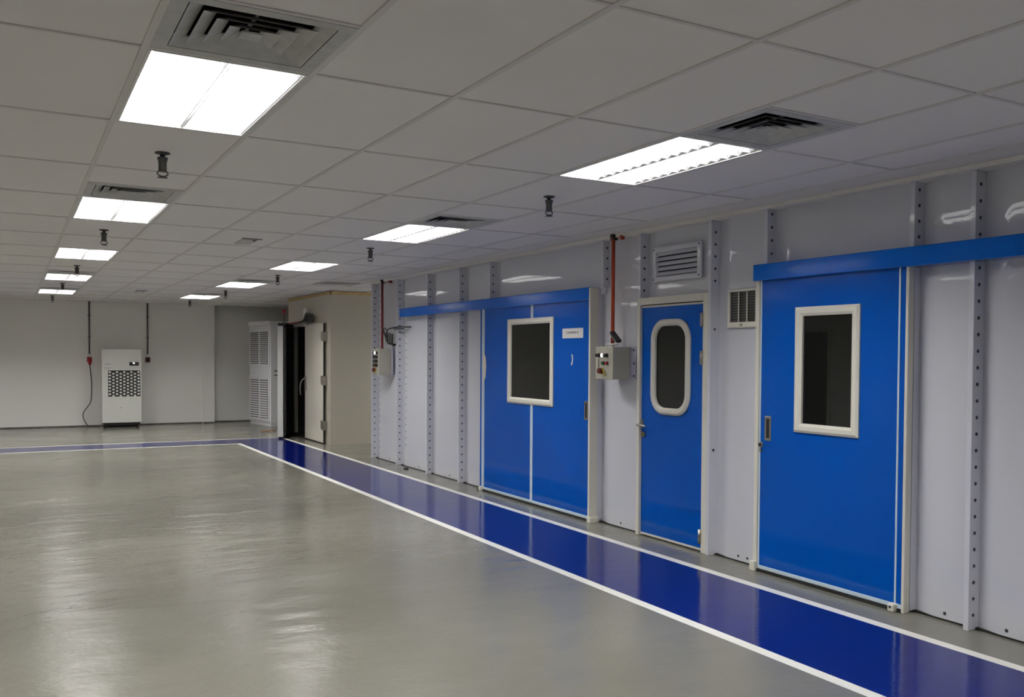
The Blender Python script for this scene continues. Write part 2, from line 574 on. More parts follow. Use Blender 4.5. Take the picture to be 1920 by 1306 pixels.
# screws through the sheets themselves
for (yy, z0, z1) in ((11.97, 0.3, 2.0), (13.02, 0.08, 2.45), (6.86, 0.08, 2.0)):
    z = z0
    while z < z1:
        xx = WX + (0.0 if yy != 6.86 else 0.012)
        screw_at(xx, yy, z, wall_right, True)
        z += 0.0935
for yy in (12.6, 11.5, 10.5, 9.6, 6.75, 5.2, 5.1, 3.42, 3.03):
    screw_at(WX - 0.001, yy, 0.045, wall_right, True)

# ------------------------------------------------------------------ doors of the booth
def rect(y0, y1, z0, z1):
    return [(y0, z0), (y1, z0), (y1, z1), (y0, z1)]
def rrect(y0, y1, z0, z1, r, n=8):
    pts = []
    for cy, cz, a0 in ((y1 - r, z0 + r, -PI / 2), (y1 - r, z1 - r, 0), (y0 + r, z1 - r, PI / 2), (y0 + r, z0 + r, PI)):
        for i in range(n + 1):
            a = a0 + PI / 2 * i / n
            pts.append((cy + r * math.cos(a), cz + r * math.sin(a)))
    return pts
def window_in(door, yo0, yo1, zo0, zo1, yi0, yi1, zi0, zi1, xf, rounded=0, proud=0.022):
    if rounded:
        o_, i_ = rrect(yo0, yo1, zo0, zo1, rounded), rrect(yi0, yi1, zi0, zi1, rounded * 0.68)
    else:
        o_, i_ = rect(yo0, yo1, zo0, zo1), rect(yi0, yi1, zi0, zi1)
    fr = MB()
    fr.ring(o_, i_, xf + 0.002, xf - proud, 'cream', 0.45)
    w = fr.build('window_frame', door)
    g = MB()
    k = g.mi('glass')
    f1 = [g.bm.verts.new((xf + 0.004, y, z)) for y, z in i_]
    f2 = [g.bm.verts.new((xf + 0.010, y, z)) for y, z in i_]
    g.bm.faces.new(f1).material_index = k
    g.bm.faces.new(f2[::-1]).material_index = k
    for i in range(len(i_)):
        g.bm.faces.new((f1[i], f2[i], f2[(i + 1) % len(i_)], f1[(i + 1) % len(i_)])).material_index = k
    g.build('glass', w)
    return w
def pierced(mb, y0, y1, z0, z1, hole, x0, x1, m):
    """door skin with a rectangular hole (hy0, hy1, hz0, hz1)"""
    h = hole
    ha, hb = max(h[0], y0), min(h[1], y1)
    mb.box((x0, y0, z0), (x1, y1, h[2]), m)
    mb.box((x0, y0, h[3]), (x1, y1, z1), m)
    if ha > y0: mb.box((x0, y0, h[2]), (x1, ha, h[3]), m)
    if hb < y1: mb.box((x0, hb, h[2]), (x1, y1, h[3]), m)
def pull(door, yc, zc, xf, h=0.175, w=0.062):
    mb = MB()
    mb.ring(rect(yc - w / 2, yc + w / 2, zc - h / 2, zc + h / 2), rect(yc - w / 4, yc + w / 4, zc - h / 2 + 0.018, zc + h / 2 - 0.018), xf + 0.001, xf - 0.005, 'steel', 0.3)
    p = mb.build('pull_handle', door)
    MB().box((xf - 0.001, yc - w / 4, zc - h / 2 + 0.018), (xf + 0.001, yc + w / 4, zc + h / 2 - 0.018), 'dark').build('recess', p)
def hook_lock(door, yc, zc, xf):
    MB().cyl((xf, yc, zc), (-1, 0, 0), 0.021, 0.012, 'steel', 20).cyl((xf - 0.012, yc, zc), (-1, 0, 0), 0.011, 0.006, 'dark', 14).box((xf - 0.012, yc - 0.012, zc - 0.05), (xf, yc + 0.012, zc - 0.033), 'steel', 0.002).build('lock', door)

XF = 4.61                        # face of the sliding leaves
# door 1: wide double-panel sliding door
d1 = thing('door_1', 'wide blue sliding door with square window, paper notice and long track cover', 'door', (0, 0, 0), kind='structure')
W1 = (7.82, 8.79, 1.035, 1.93, 7.885, 8.715, 1.10, 1.87)
for (ya, yb) in ((8.29, 9.365), (7.13, 8.24)):
    mb = MB()
    pierced(mb, ya, yb, 0.045, 2.10, (W1[4] - .03, W1[5] + .03, W1[6] - .03, W1[7] + .03), XF, XF + 0.04, 'blue')
    mb.build('door_panel', d1)
MB().box((XF, 9.43, 0.03), (XF + 0.04, 9.475, 2.10), 'blue').build('edge_panel', d1)
sm = MB()
sm.box((XF - 0.004, 8.24, 0.03), (XF + 0.04, 8.29, W1[2]), 'seam', 0.002).box((XF - 0.004, 8.24, W1[3]), (XF + 0.04, 8.29, 2.10), 'seam', 0.002)
sm.build('seam_strip', d1)
MB().box((XF - 0.004, 9.365, 0.03), (XF + 0.04, 9.43, 2.10), 'seam', 0.002).build('seam_strip', d1)
MB().box((XF - 0.005, 7.13, 0.022), (XF + 0.042, 9.475, 0.05), 'seam', 0.002).build('bottom_rail', d1)
window_in(d1, *W1, XF)
pull(d1, 7.217, 1.033, XF)
hook_lock(d1, 7.155, 0.90, XF)
MB().box((4.66, 7.102, 0.002), (WX + 0.05, 7.128, 2.165), 'rib').build('jamb_filler', d1)
MB().box((4.572, 7.10, 0), (4.66, 7.128, 2.17), 'cream', 0.003).build('jamb', d1)
MB().box((4.565, 7.07, 0), (4.66, 7.13, 0.055), 'cream', 0.003).build('jamb_foot', d1)
MB().box((4.57, 7.13, 2.06), (WX, 11.93, 2.175), 'bluecover', 0.004).build('track_cover', d1)
MB().box((4.572, 9.385, 0), (XF + 0.03, 9.44, 0.045), 'cream', 0.006, 2).build('floor_guide', d1)
MB().box((4.575, 9.445, 0), (XF + 0.03, 9.478, 0.03), 'rubber', 0.004).build('floor_stop', d1)
t = MB()
t.bm.faces.new([t.bm.verts.new((XF - 0.0055, y, z)) for y, z in ((9.405, 1.62), (9.372, 1.56), (9.335, 1.52), (9.322, 1.42), (9.335, 1.30), (9.365, 1.26), (9.405, 1.18))]).material_index = t.mi('cream')
for f in list(t.bm.faces):
    e = bmesh.ops.extrude_face_region(t.bm, geom=[f])
    for v in e['geom']:
        if isinstance(v, bmesh.types.BMVert): v.co.x += 0.0075
t.build('peeling_tape', d1)
MB().box((4.60, 7.13, 0.0), (4.66, 9.45, 0.02), 'rubber').build('floor_gap_seal', d1)

# notice and tape on door 1
pn = thing('paper_notice', 'white paper notice with one line of small print, stuck on the wide blue sliding door', 'notice', (XF, 7.467, 1.712))
MB().box((-0.0022, -0.188, 0), (0.0, 0.188, 0.094), 'paper').build('sheet', pn)
text_part('CHAMBER 8', 0.030, 'ink', pn, (-0.0028, 0.005, 0.052), (0, -1, 0), (0, 0, 1), squeeze=1.35)
tp = MB()
tp.tube([(0, 0, 0.10), (-0.001, -0.012, 0.08), (-0.001, -0.016, 0.05), (-0.001, -0.006, 0.02), (0, 0.004, 0.0)], 0.010, 'paper', 8, 4)
to = tp.build('tape_strip', loc=(XF - 0.0005, 7.482, 1.455))
to.scale = (0.25, 1, 1)
tag(to, 'short curled strip of white tape below the paper notice on the blue door', 'tape')

# door 2: narrow hinged door with a rounded window
d2 = thing('door_2', 'narrow blue hinged door with rounded window and lever handle in a cream frame', 'door', (0, 0, 0), kind='structure')
XD = 4.665
W2 = (5.755, 6.275, 1.058, 1.85, 5.815, 6.215, 1.115, 1.795)
mb = MB()
pierced(mb, 5.603, 6.415, 0.028, 1.957, (W2[4] - .02, W2[5] + .02, W2[6] - .02, W2[7] + .02), XD, XD + 0.04, 'blue')
mb.build('door_leaf', d2)
MB().box((XD - 0.003, 5.59, 0.012), (XD + 0.04, 6.42, 0.03), 'cream').box((XD - 0.002, 5.588, 0.03), (XD + 0.04, 5.603, 1.972), 'cream').box((XD - 0.002, 5.60, 1.957), (XD + 0.04, 6.415, 1.972), 'cream').build('leaf_edging', d2)
fr = MB()
fr.box((4.640, 6.417, 0), (WX + 0.05, 6.462, 2.04), 'cream', 0.003)
fr.box((4.640, 5.505, 0), (WX + 0.05, 5.585, 2.04), 'cream', 0.003)
fr.box((4.640, 5.585, 1.98), (WX + 0.05, 6.417, 2.04), 'cream', 0.003)
fr.build('door_frame', d2)
MB().box((XD, 5.585, 1.972), (XD + 0.03, 6.417, 1.98), 'rubber').build('gap_seal', d2)
window_in(d2, *W2, XD, rounded=0.17, proud=0.026)
hd = MB()
hd.box((XD - 0.008, 6.385, 0.93), (XD, 6.425, 1.00), 'steel', 0.003)
hd.cyl((XD - 0.008, 6.41, 0.953), (-1, 0, 0), 0.010, 0.045, 'steel', 14)
hd.tube([(XD - 0.048, 6.42, 0.953), (XD - 0.050, 6.38, 0.953), (XD - 0.048, 6.34, 0.952), (XD - 0.045, 6.295, 0.948)], 0.009, 'steel', 10, 4)
hd.build('lever_handle', d2)
MB().cyl((XD, 6.382, 0.873), (-1, 0, 0), 0.022, 0.012, 'brass', 20).box((XD - 0.02, 6.379, 0.862), (XD - 0.011, 6.385, 0.884), 'brass').build('lock', d2)
for zc in (1.83, 1.532, 0.13):
    MB().cyl((4.633, 5.592, zc - 0.055), 'z', 0.011, 0.11, 'steel', 12).box((4.636, 5.578, zc - 0.05), (4.642, 5.607, zc + 0.05), 'steel').build('hinge', d2)

# door 3: blue sliding door on the right with a tall window
d3 = thing('door_3', 'blue sliding door with tall window under a track cover running out of frame', 'door', (0, 0, 0), kind='structure')
W3 = (4.003, 4.56, 1.03, 1.881, 4.065, 4.492, 1.092, 1.820)
mb = MB()
pierced(mb, 3.715, 4.892, 0.045, 2.10, (W3[4] - .03, W3[5] + .03, W3[6] - .03, W3[7] + .03), XF, XF + 0.04, 'blue')
mb.build('door_panel', d3)
MB().box((XF, 3.668, 0.03), (XF + 0.04, 3.702, 2.10), 'blue').build('edge_panel', d3)
MB().box((XF - 0.003, 3.702, 0.02), (XF + 0.04, 3.715, 2.10), 'seam').build('seam_strip', d3)
MB().box((XF - 0.005, 3.66, 0.022), (XF + 0.042, 4.90, 0.048), 'seam', 0.002).build('bottom_rail', d3)
MB().box((XF - 0.003, 4.892, 0.03), (XF + 0.03, 4.907, 2.10), 'seam').build('seam_strip', d3)
window_in(d3, *W3, XF)
pull(d3, 4.82, 1.035, XF)
hook_lock(d3, 4.885, 0.915, XF)
MB().box((4.605, 4.917, 0), (WX + 0.02, 4.955, 2.10), 'cream', 0.003).build('jamb', d3)
MB().box((4.58, 4.912, 0), (4.64, 4.965, 0.07), 'cream', 0.003).build('jamb_foot', d3)
MB().box((4.602, 3.640, 0), (4.655, 3.662, 2.10), 'cream', 0.003).build('jamb', d3)
MB().box((4.655, 3.648, 0.02), (4.664, 3.662, 2.08), 'rubber').build('edge_seal', d3)
MB().box((4.664, 3.645, 0.01), (WX + 0.04, 3.662, 2.10), 'rib').build('jamb_filler', d3)
MB().box((4.565, 0.9, 2.083), (WX, 4.945, 2.198), 'bluecover', 0.004).build('track_cover', d3)
MB().box((4.568, 3.69, 0), (XF + 0.03, 3.735, 0.05), 'cream', 0.008, 2).cyl((4.568, 3.712, 0.03), (-1, 0, 0), 0.008, 0.004, 'screw', 12).build('floor_guide', d3)
MB().box((4.60, 3.66, 0.0), (4.66, 4.91, 0.02), 'rubber').build('floor_gap_seal', d3)

# louvre over door 2, grille by door 3
lv = thing('wall_louver', 'grey metal slatted louver high on the wall above the narrow hinged door', 'louver', (WX - 0.024, 5.95, 2.165))
mb = MB()
mb.ring(rect(-0.318, 0.318, 0.0, 0.288), rect(-0.268, 0.268, 0.042, 0.246), 0.0, -0.014, 'rib', 0.3)
mb.build('frame', lv)
for k in range(5):
    z = 0.048 + k * 0.041
    s = MB()
    pts = [(-0.012, z), (-0.004, z + 0.004), (0.016, z + 0.036), (0.008, z + 0.033)]
    a = [s.bm.verts.new((x, -0.268, zz)) for x, zz in pts]
    b = [s.bm.verts.new((x, 0.268, zz)) for x, zz in pts]
    kk = s.mi('rib')
    s.bm.faces.new(a).material_index = kk
    s.bm.faces.new(b[::-1]).material_index = kk
    for i in range(4):
        s.bm.faces.new((a[i], b[i], b[(i + 1) % 4], a[(i + 1) % 4])).material_index = kk
    s.build('slat', lv)
MB().box((0.017, -0.27, 0.04), (0.021, 0.27, 0.25), 'dark').box((-0.002, -0.3, 0.02), (0.023, -0.27, 0.27), 'rib').box((-0.002, 0.27, 0.02), (0.023, 0.3, 0.27), 'rib').build('backing', lv)
for yy, zz in ((-0.295, 0.02), (0.295, 0.02), (-0.295, 0.268), (0.295, 0.268)):
    s = bpy.data.objects.new('screw', screw_me); COL.objects.link(s)
    s.location = (-0.0135, yy, zz); s.rotation_euler = (0, 0, -PI / 2); s.scale = (0.8, 0.8, 0.8); s.parent = lv

gr = thing('ventilation_grille', 'square cream grille with black mesh on the wall left of the tall-window blue door', 'grille', (WX - 0.005, 5.155, 1.76))
mb = MB()
mb.ring(rect(-0.155, 0.175, 0.0, 0.288), rect(-0.128, 0.148, 0.042, 0.268), 0.0, -0.022, 'cream', 0.2)
mb.build('frame', gr)
MB().box((-0.004, -0.13, 0.04), (0.002, 0.15, 0.27), 'dark').build('backing', gr)
mb = MB()
for k in range(11):
    z = 0.052 + k * 0.020
    mb.box((-0.010, -0.128, z), (-0.006, 0.148, z + 0.005), 'conduit')
for k in range(2):
    y = -0.04 + k * 0.09
    mb.box((-0.018, y, 0.042), (-0.010, y + 0.006, 0.268), 'cream')
mb.build('mesh', gr)
MB().box((-0.026, 0.0, 0.012), (-0.021, 0.03, 0.028), 'brass', 0.002).build('latch', gr)

# ------------------------------------------------------------------ control boxes and their pipes
def button(parent, name, y, z, r, m, depth=0.02, ringm='dark'):
    mb = MB()
    mb.cyl((0, y, z), (-1, 0, 0), r * 1.15, 0.006, ringm, 16)
    mb.cyl((-0.006, y, z), (-1, 0, 0), r * 0.92, depth, m, 16)
    return mb.build(name, parent)
cb = thing('control_box', 'grey control box with yellow-ringed stop button, between the wide sliding and hinged doors', 'control box', (4.47, 6.705, 1.34), group='wall control boxes')
MB().box((0, -0.135, 0), (0.175, 0.135, 0.284), 'box', 0.006, 2).build('enclosure', cb)
MB().box((-0.006, -0.137, -0.002), (0.012, 0.137, 0.286), 'box', 0.004, 2).build('front_cover', cb)
button(cb, 'selector_knob', 0.075, 0.208, 0.017, 'dark', 0.03).location = (-0.006, 0, 0)
button(cb, 'pilot_light', 0.017, 0.208, 0.017, 'pilot', 0.012).location = (-0.006, 0, 0)
button(cb, 'selector_knob', -0.045, 0.208, 0.017, 'dark', 0.03).location = (-0.006, 0, 0)
button(cb, 'start_button', 0.008, 0.140, 0.015, 'green', 0.014).location = (-0.006, 0, 0)
button(cb, 'stop_button', -0.052, 0.140, 0.015, 'red', 0.014).location = (-0.006, 0, 0)
button(cb, 'emergency_stop', 0.03, 0.072, 0.026, 'mushroom', 0.035, 'yellow').location = (-0.006, 0, 0)
MB().box((-0.0075, 0.078, 0.098), (-0.005, 0.09, 0.178), 'ink').build('printed_strip', cb)
MB().tube([(-0.02, 0.0, 0.085), (-0.022, -0.025, 0.06), (-0.018, -0.035, 0.03)], 0.006, 'yellow', 8, 4).build('key_tag', cb)
MB().box((0.176, -0.222, 0.0), (0.182, 0.12, 0.284), 'plate', 0.001).build('mounting_plate', cb)
for zz in (0.03, 0.14, 0.255):
    s = bpy.data.objects.new('screw', screw_me); COL.objects.link(s)
    s.location = (0.176, -0.195, zz); s.rotation_euler = (0, 0, -PI / 2); s.parent = cb

cc = thing('control_box', 'grey control box with four rows of buttons near the far end of the panelled wall', 'control box', (4.47, 12.575, 1.258), group='wall control boxes')
MB().box((0, -0.142, 0), (0.175, 0.142, 0.372), 'box', 0.006, 2).build('enclosure', cc)
MB().box((-0.006, -0.144, -0.002), (0.012, 0.144, 0.374), 'box', 0.004, 2).build('front_cover', cc)
for rz_, row in ((0.31, ('dark', 'pilot', 'dark')), (0.255, ('dark', 'dark', 'dark')), (0.195, ('green', 'dark', 'dark')), (0.135, ('dark', 'mushroom', 'dark'))):
    for yy, m_ in zip((0.065, 0.0, -0.065), row):
        button(cc, 'pilot_light' if m_ == 'pilot' else 'push_button', yy, rz_, 0.022, m_, 0.014).location = (-0.006, 0, 0)
button(cc, 'emergency_stop', 0.02, 0.07, 0.030, 'mushroom', 0.035, 'yellow').location = (-0.006, 0, 0)
MB().box((0.176, -0.20, 0.0), (0.182, 0.12, 0.372), 'plate', 0.001).build('mounting_plate', cc)

def riser(name, label, x, y, z0, z1, m, r=0.017):
    t = thing(name, label, 'pipe', (x, y, z0))
    MB().cyl((0, 0, 0), 'z', r, z1 - z0, m, 16).build('tube', t)
    MB().box((-0.012, -0.035, z1 - z0 - 0.052), (0.03, 0.035, z1 - z0 - 0.03), 'dark', 0.003).box((-0.025, -0.02, z1 - z0 - 0.03), (0.02, 0.02, z1 - z0), 'dark', 0.003).build('clamp', t)
    return t
p2 = riser('red_pipe', 'bright red pipe rising from the control box between the doors to the ceiling', 4.60, 6.775, 1.626, CEIL - 0.001, 'redpipe')
MB().box((0.0, -0.135, 0.938), (0.03, -0.095, 0.978), 'redpipe', 0.003).build('end_cap', p2)
MB().cyl((0.015, -0.095, 0.965), (0, 1, 0), 0.006, 0.09, 'redpipe', 10).build('branch', p2)
p1 = riser('red_pipe', 'dark red pipe rising from the far control box at the end of the panelled wall', 4.60, 12.68, 1.631, CEIL - 0.001, 'darkred', 0.018)
MB().box((0.0, -0.30, 0.925), (0.04, -0.25, 0.965), 'darkred', 0.003).build('end_cap', p1)
MB().cyl((0.02, -0.26, 0.95), (0, 1, 0), 0.006, 0.25, 'darkred', 10).build('branch', p1)
# clip and paper on box
pb = MB()
pb.bm.faces.ensure_lookup_table()
pb.tube([(0.0, 0.07, 0.012), (0.01, 0.03, 0.02), (0.0, -0.02, 0.014), (0.02, -0.06, 0.022), (0.01, -0.09, 0.012)], 0.012, 'paper', 7, 4)
tag(pb.build('crumpled_paper', loc=(4.54, 6.72, 1.627)), 'crumpled white paper lying on the control box between the doors', 'paper')
ck = MB()
t_ = bmesh.new(); bmesh.ops.create_cube(t_, size=1)
mx = Matrix.Translation((0, 0, 0.045)) @ Matrix.Rotation(math.radians(38), 4, 'X') @ Matrix.Diagonal((0.05, 0.13, 0.022, 1))
ck._take(t_, 'rubber', mx)
t_ = bmesh.new(); bmesh.ops.create_cube(t_, size=1)
ck._take(t_, 'box', Matrix.Translation((0.0, 0.005, 0.03)) @ Matrix.Rotation(math.radians(38), 4, 'X') @ Matrix.Diagonal((0.045, 0.11, 0.01, 1)))
tag(ck.build('spring_clip', loc=(4.54, 6.64, 1.665)), 'small dark clip leaning on the paper on top of the control box', 'clip')

# cable loops by the far control box
cl = MB()
cl.tube([(4.60, 12.66, 1.93), (4.59, 12.58, 1.87), (4.585, 12.50, 1.80), (4.59, 12.46, 1.74), (4.60, 12.40, 1.70), (4.60, 12.33, 1.70)], 0.012, 'cable', 8, 5)
cl.tube([(4.60, 12.62, 1.93), (4.59, 12.54, 1.92), (4.58, 12.47, 1.90)], 0.009, 'cable', 8, 4)
cl.tube([(4.58, 12.44, 1.80), (4.585, 12.46, 1.86), (4.58, 12.38, 1.905), (4.575, 12.25, 1.915), (4.60, 12.05, 1.93), (4.62, 11.86, 1.925), (4.67, 11.76, 1.925)], 0.010, 'cable', 8, 5)
cl.tube([(4.60, 12.20, 1.90), (4.60, 12.05, 1.905), (4.63, 11.90, 1.90)], 0.009, 'cable', 8, 4)
for k in range(3):
    yy = 12.45 - k * 0.085
    rr = 0.070 + 0.010 * (k % 2)
    cl.tube([(4.60 + 0.015 * math.cos(a), yy + 0.05 * math.cos(a), 1.775 + rr * math.sin(a) - 0.006 * k) for a in [2 * PI * q / 10 for q in range(11)]], 0.009, 'cable', 8, 2)
cl.box((4.60, 12.24, 1.67), (4.66, 12.31, 1.70), 'cable', 0.004)
tag(cl.build('coiled_cable'), 'coiled black cable hanging on the panelled wall beside the dark red pipe', 'cable')

# small things on the floor
sc_ = MB().lathe([(0.03, 0), (0.034, 0.004), (0.03, 0.022), (0.012, 0.026)], 'rubber', segs=20)
tag(sc_.build('floor_cap', loc=(4.57, 11.66, 0.0)), 'small black cap lying on the floor at the foot of the panelled wall', 'cap')
ss = MB().tube([(-0.14, 0.02, 0.012), (-0.08, -0.04, 0.02), (0, 0.03, 0.012), (0.06, -0.03, 0.03), (0.12, 0.0, 0.014), (0.14, 0.06, 0.03)], 0.011, 'scrap', 6, 4)
tag(ss.build('cable_scrap', loc=(4.40, 18.6, 0.0)), 'small rusty orange scrap of strap lying on the floor by the open door', 'scrap')

# ------------------------------------------------------------------ walk-in chamber
CX, CN, CF = 4.66, 15.38, 18.12
ch = thing('walk_in_chamber', 'cream steel walk-in chamber with one door leaf standing open', 'chamber', (CX, CN, 0))
def C(x, y, z): return (x - CX, y - CN, z)
mb = MB()
OY0, OY1, OZ = 15.66, 17.80, 2.06
th = 0.10
mb.box(C(CX, CN, 0), C(CX + th, OY0, 2.60), 'chamber')
mb.box(C(CX, OY1, 0), C(CX + th, CF, 2.60), 'chamber')
mb.box(C(CX, OY0, OZ), C(CX + th, OY1, 2.60), 'chamber')
mb.box(C(CX + th, CN, 0), C(7.9, CN + th, 2.60), 'chamber')
mb.box(C(CX + th, CF - th, 0), C(7.9, CF, 2.60), 'chamber')
mb.build('shell', ch)
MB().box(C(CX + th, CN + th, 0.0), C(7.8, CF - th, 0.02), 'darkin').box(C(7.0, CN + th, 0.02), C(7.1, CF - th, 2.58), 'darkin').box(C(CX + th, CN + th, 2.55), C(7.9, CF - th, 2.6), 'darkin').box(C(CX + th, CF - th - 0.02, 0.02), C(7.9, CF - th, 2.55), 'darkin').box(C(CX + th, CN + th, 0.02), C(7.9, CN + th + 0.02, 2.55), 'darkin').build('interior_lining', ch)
MB().box(C(CX - 0.012, CN - 0.012, 2.565), C(7.9, CN + 0.02, 2.621), 'foam', 0.004).box(C(CX - 0.012, CN - 0.012, 2.565), C(CX + 0.02, CF, 2.621), 'foam', 0.004).build('foam_bead', ch)
MB().box(C(CX - 0.02, OY0 - 0.05, 0.0), C(CX, OY0, OZ + 0.04), 'leaf', 0.003).box(C(CX - 0.02, OY1, 0), C(CX, OY1 + 0.05, OZ + 0.04), 'leaf', 0.003).box(C(CX - 0.02, OY0, OZ), C(CX, OY1, OZ + 0.04), 'leaf', 0.003).build('door_surround', ch)
MB().box(C(CX, OY0, 0), C(CX + 0.16, OY1, 0.035), 'dark').build('threshold', ch)
MB().box(C(CX + 0.22, 17.45, 0.45), C(CX + 0.25, 17.51, 1.10), 'steel', 0.004).build('inner_bar', ch)
# closed leaf
lf = MB()
lf.box(C(CX - 0.06, 15.62, 0.02), C(CX - 0.022, 16.74, OZ + 0.02), 'leaf', 0.012, 3)
leaf1 = lf.build('closed_door_leaf', ch)
MB().box(C(CX - 0.05, 15.595, 0.004), C(CX - 0.018, 15.62, OZ + 0.02), 'rubber').box(C(CX - 0.05, 15.62, 0.004), C(CX - 0.022, 16.72, 0.02), 'rubber').build('gasket', leaf1)
for zc in (0.33, 1.10, 1.86):
    MB().box(C(CX - 0.085, 15.55, zc - 0.09), C(CX - 0.005, 15.60, zc + 0.07), 'steel', 0.006).box(C(CX - 0.078, 15.60, zc - 0.07), C(CX - 0.058, 15.69, zc + 0.08), 'steel', 0.004).build('hinge', leaf1)
lh = MB()
lh.box(C(CX - 0.085, 16.62, 0.88), C(CX - 0.06, 16.68, 1.14), 'steel', 0.006)
lh.tube([C(CX - 0.08, 16.66, 1.12), C(CX - 0.13, 16.72, 1.05), C(CX - 0.14, 16.76, 0.92), C(CX - 0.12, 16.80, 0.80)], 0.012, 'steel', 8, 4)
lh.build('latch_handle', leaf1)
# open leaf
mb = MB()
L_, T_ = 0.93, 0.10
mb.box((-T_, -L_, 0.03), (0, 0, OZ + 0.0), 'leafedge', 0.01, 2)
leaf2 = mb.build('open_door_leaf', ch)
leaf2.location = C(CX - 0.02, 17.80, 0)
leaf2.rotation_euler = (0, 0, -math.radians(24))
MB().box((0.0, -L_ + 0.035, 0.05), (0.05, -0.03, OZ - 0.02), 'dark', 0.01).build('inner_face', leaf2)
MB().box((-T_ + 0.01, -L_, OZ), (0.05, 0, OZ + 0.05), 'rubber', 0.004).build('top_gasket', leaf2)
MB().box((-T_ + 0.02, -L_ + 0.01, 0.002), (0.04, 0, 0.03), 'rubber').build('bottom_gasket', leaf2)
for zc in (0.33, 1.10, 1.86):
    MB().box((-0.11, -0.06, zc - 0.08), (-0.02, 0.05, zc + 0.08), 'steel', 0.006).build('hinge', leaf2)

# red pipe, cable and switch above the chamber door
ap = thing('red_pipe', 'thin red pipe with upright red knob running above the open chamber door', 'pipe', (CX - 0.05, 17.0, 2.10))
MB().tube([(0, 1.30, 0.035), (0, 0.7, 0.04), (0.0, -0.1, 0.055)], 0.016, 'darkred', 8, 3).build('tube', ap)
MB().cyl((0, 1.26, 0.04), 'z', 0.013, 0.22, 'conduit', 10).build('stem', ap)
MB().lathe([(0.0, 0), (0.03, 0.0), (0.035, 0.03), (0.03, 0.06), (0.01, 0.075)], 'red', (0, 1.26, 0.25), 14).build('lamp', ap)  # plain red knob topping the stem, gives no light
cl = MB()
for k in range(4):
    rr = 0.085 - 0.008 * k
    cl.tube([(4.58 + 0.01 * k, 16.55 - 0.07 * k + 0.11 * math.cos(a), 2.19 + rr * math.sin(a) * 1.1) for a in [2 * PI * q / 10 for q in range(11)]], 0.014, 'cable', 8, 2)
cl.tube([(4.60, 17.05, 2.14), (4.60, 16.85, 2.16), (4.60, 16.70, 2.22), (4.60, 16.60, 2.27)], 0.014, 'cable', 8, 4)
tag(cl.build('coiled_cable'), 'coiled black cable on the chamber front above its closed door leaf', 'cable')
sw = thing('junction_box', 'small white junction box on the chamber front above the coiled cable', 'junction box', (CX - 0.001, 16.78, 2.235))
MB().box((-0.05, -0.09, 0), (0, 0.09, 0.145), 'leafedge', 0.006).build('casing', sw)
MB().box((-0.055, -0.075, 0.01), (-0.05, 0.075, 0.135), 'leafedge', 0.002).build('lid', sw)

# ------------------------------------------------------------------ louvred air cabinet in the far corner
AC = thing('air_conditioning_cabinet', 'tall white air-conditioning cabinet with two louvered doors in the far right corner', 'air cabinet', (4.745, 20.0, 0), rz=math.radians(9.0))
AW, AH, AD = 1.16, 2.16, 0.75
MB().box((0.02, 0, 0.05), (AD, AW, AH), 'cabinet', 0.012, 2).build('body', AC)
MB().box((-0.005, -0.01, AH - 0.0), (AD, AW + 0.01, AH + 0.10), 'cabinet', 0.01, 2).build('top_cap', AC)
MB().box((0.03, 0.01, 0.0), (AD, AW - 0.01, 0.05), 'cabinet').build('plinth', AC)
def louver_door(z0, z1):
    mb = MB()
    mb.box((0.0, 0.03, z0), (0.02, AW - 0.03, z1), 'cabinet', 0.004)
    d = mb.build('louver_door', AC)
    for (ya, yb) in ((0.10, 0.53), (0.62, 1.06)):
        MB().box((-0.002, ya, z0 + 0.06), (0.0, yb, z1 - 0.06), 'dark').build('slot_backing', d)
        s = MB()
        n = 17
        hh = (z1 - z0 - 0.12) / n
        for k in range(n):
            z = z0 + 0.06 + k * hh
            s.poly([(-0.002, ya, z + hh), (-0.002, yb, z + hh), (-0.014, yb, z + hh * 0.36), (-0.014, ya, z + hh * 0.36)], 'slat')
        s.build('louver_slats', d)
louver_door(0.10, 1.08)
louver_door(1.27, 2.10)
MB().box((0.10, -0.006, 1.17), (0.30, 0.0, 1.20), 'greytext').box((0.10, -0.006, 1.08), (0.30, 0.0, 1.105), 'greytext').build('name_plate', AC)
MB().box((0.20, -0.02, 0.70), (0.235, 0.0, 1.0), 'dark', 0.004).build('door_handle', AC)

# ------------------------------------------------------------------ dehumidifier and sockets on the far wall
DH = thing('dehumidifier', 'white floor-standing dehumidifier with honeycomb grille against the far wall', 'dehumidifier', (1.985, 21.02, 0))
hw = 0.375
MB().box((-hw, 0, 0.10), (hw, 0.44, 1.625), 'machine', 0.012, 3).build('body', DH)
MB().box((-hw + 0.03, 0.03, 0.05), (hw - 0.03, 0.42, 0.10), 'dark').build('chassis', DH)
for sx in (-1, 1):
    for yy in (0.06, 0.38):
        MB().cyl((sx * (hw - 0.07) - 0.012, yy, 0.03), 'x', 0.03, 0.024, 'dark', 16).box((sx * (hw - 0.07) - 0.018, yy - 0.02, 0.03), (sx * (hw - 0.07) + 0.018, yy + 0.02, 0.055), 'dark').build('caster', DH)
gx0, gx1, gz0, gz1 = -0.262, 0.345, 0.645, 1.185
gp = MB().box((gx0, -0.004, gz0), (gx1, 0, gz1), 'dark').build('intake_grille', DH)
mb = MB()
nx, nz = 9, 16
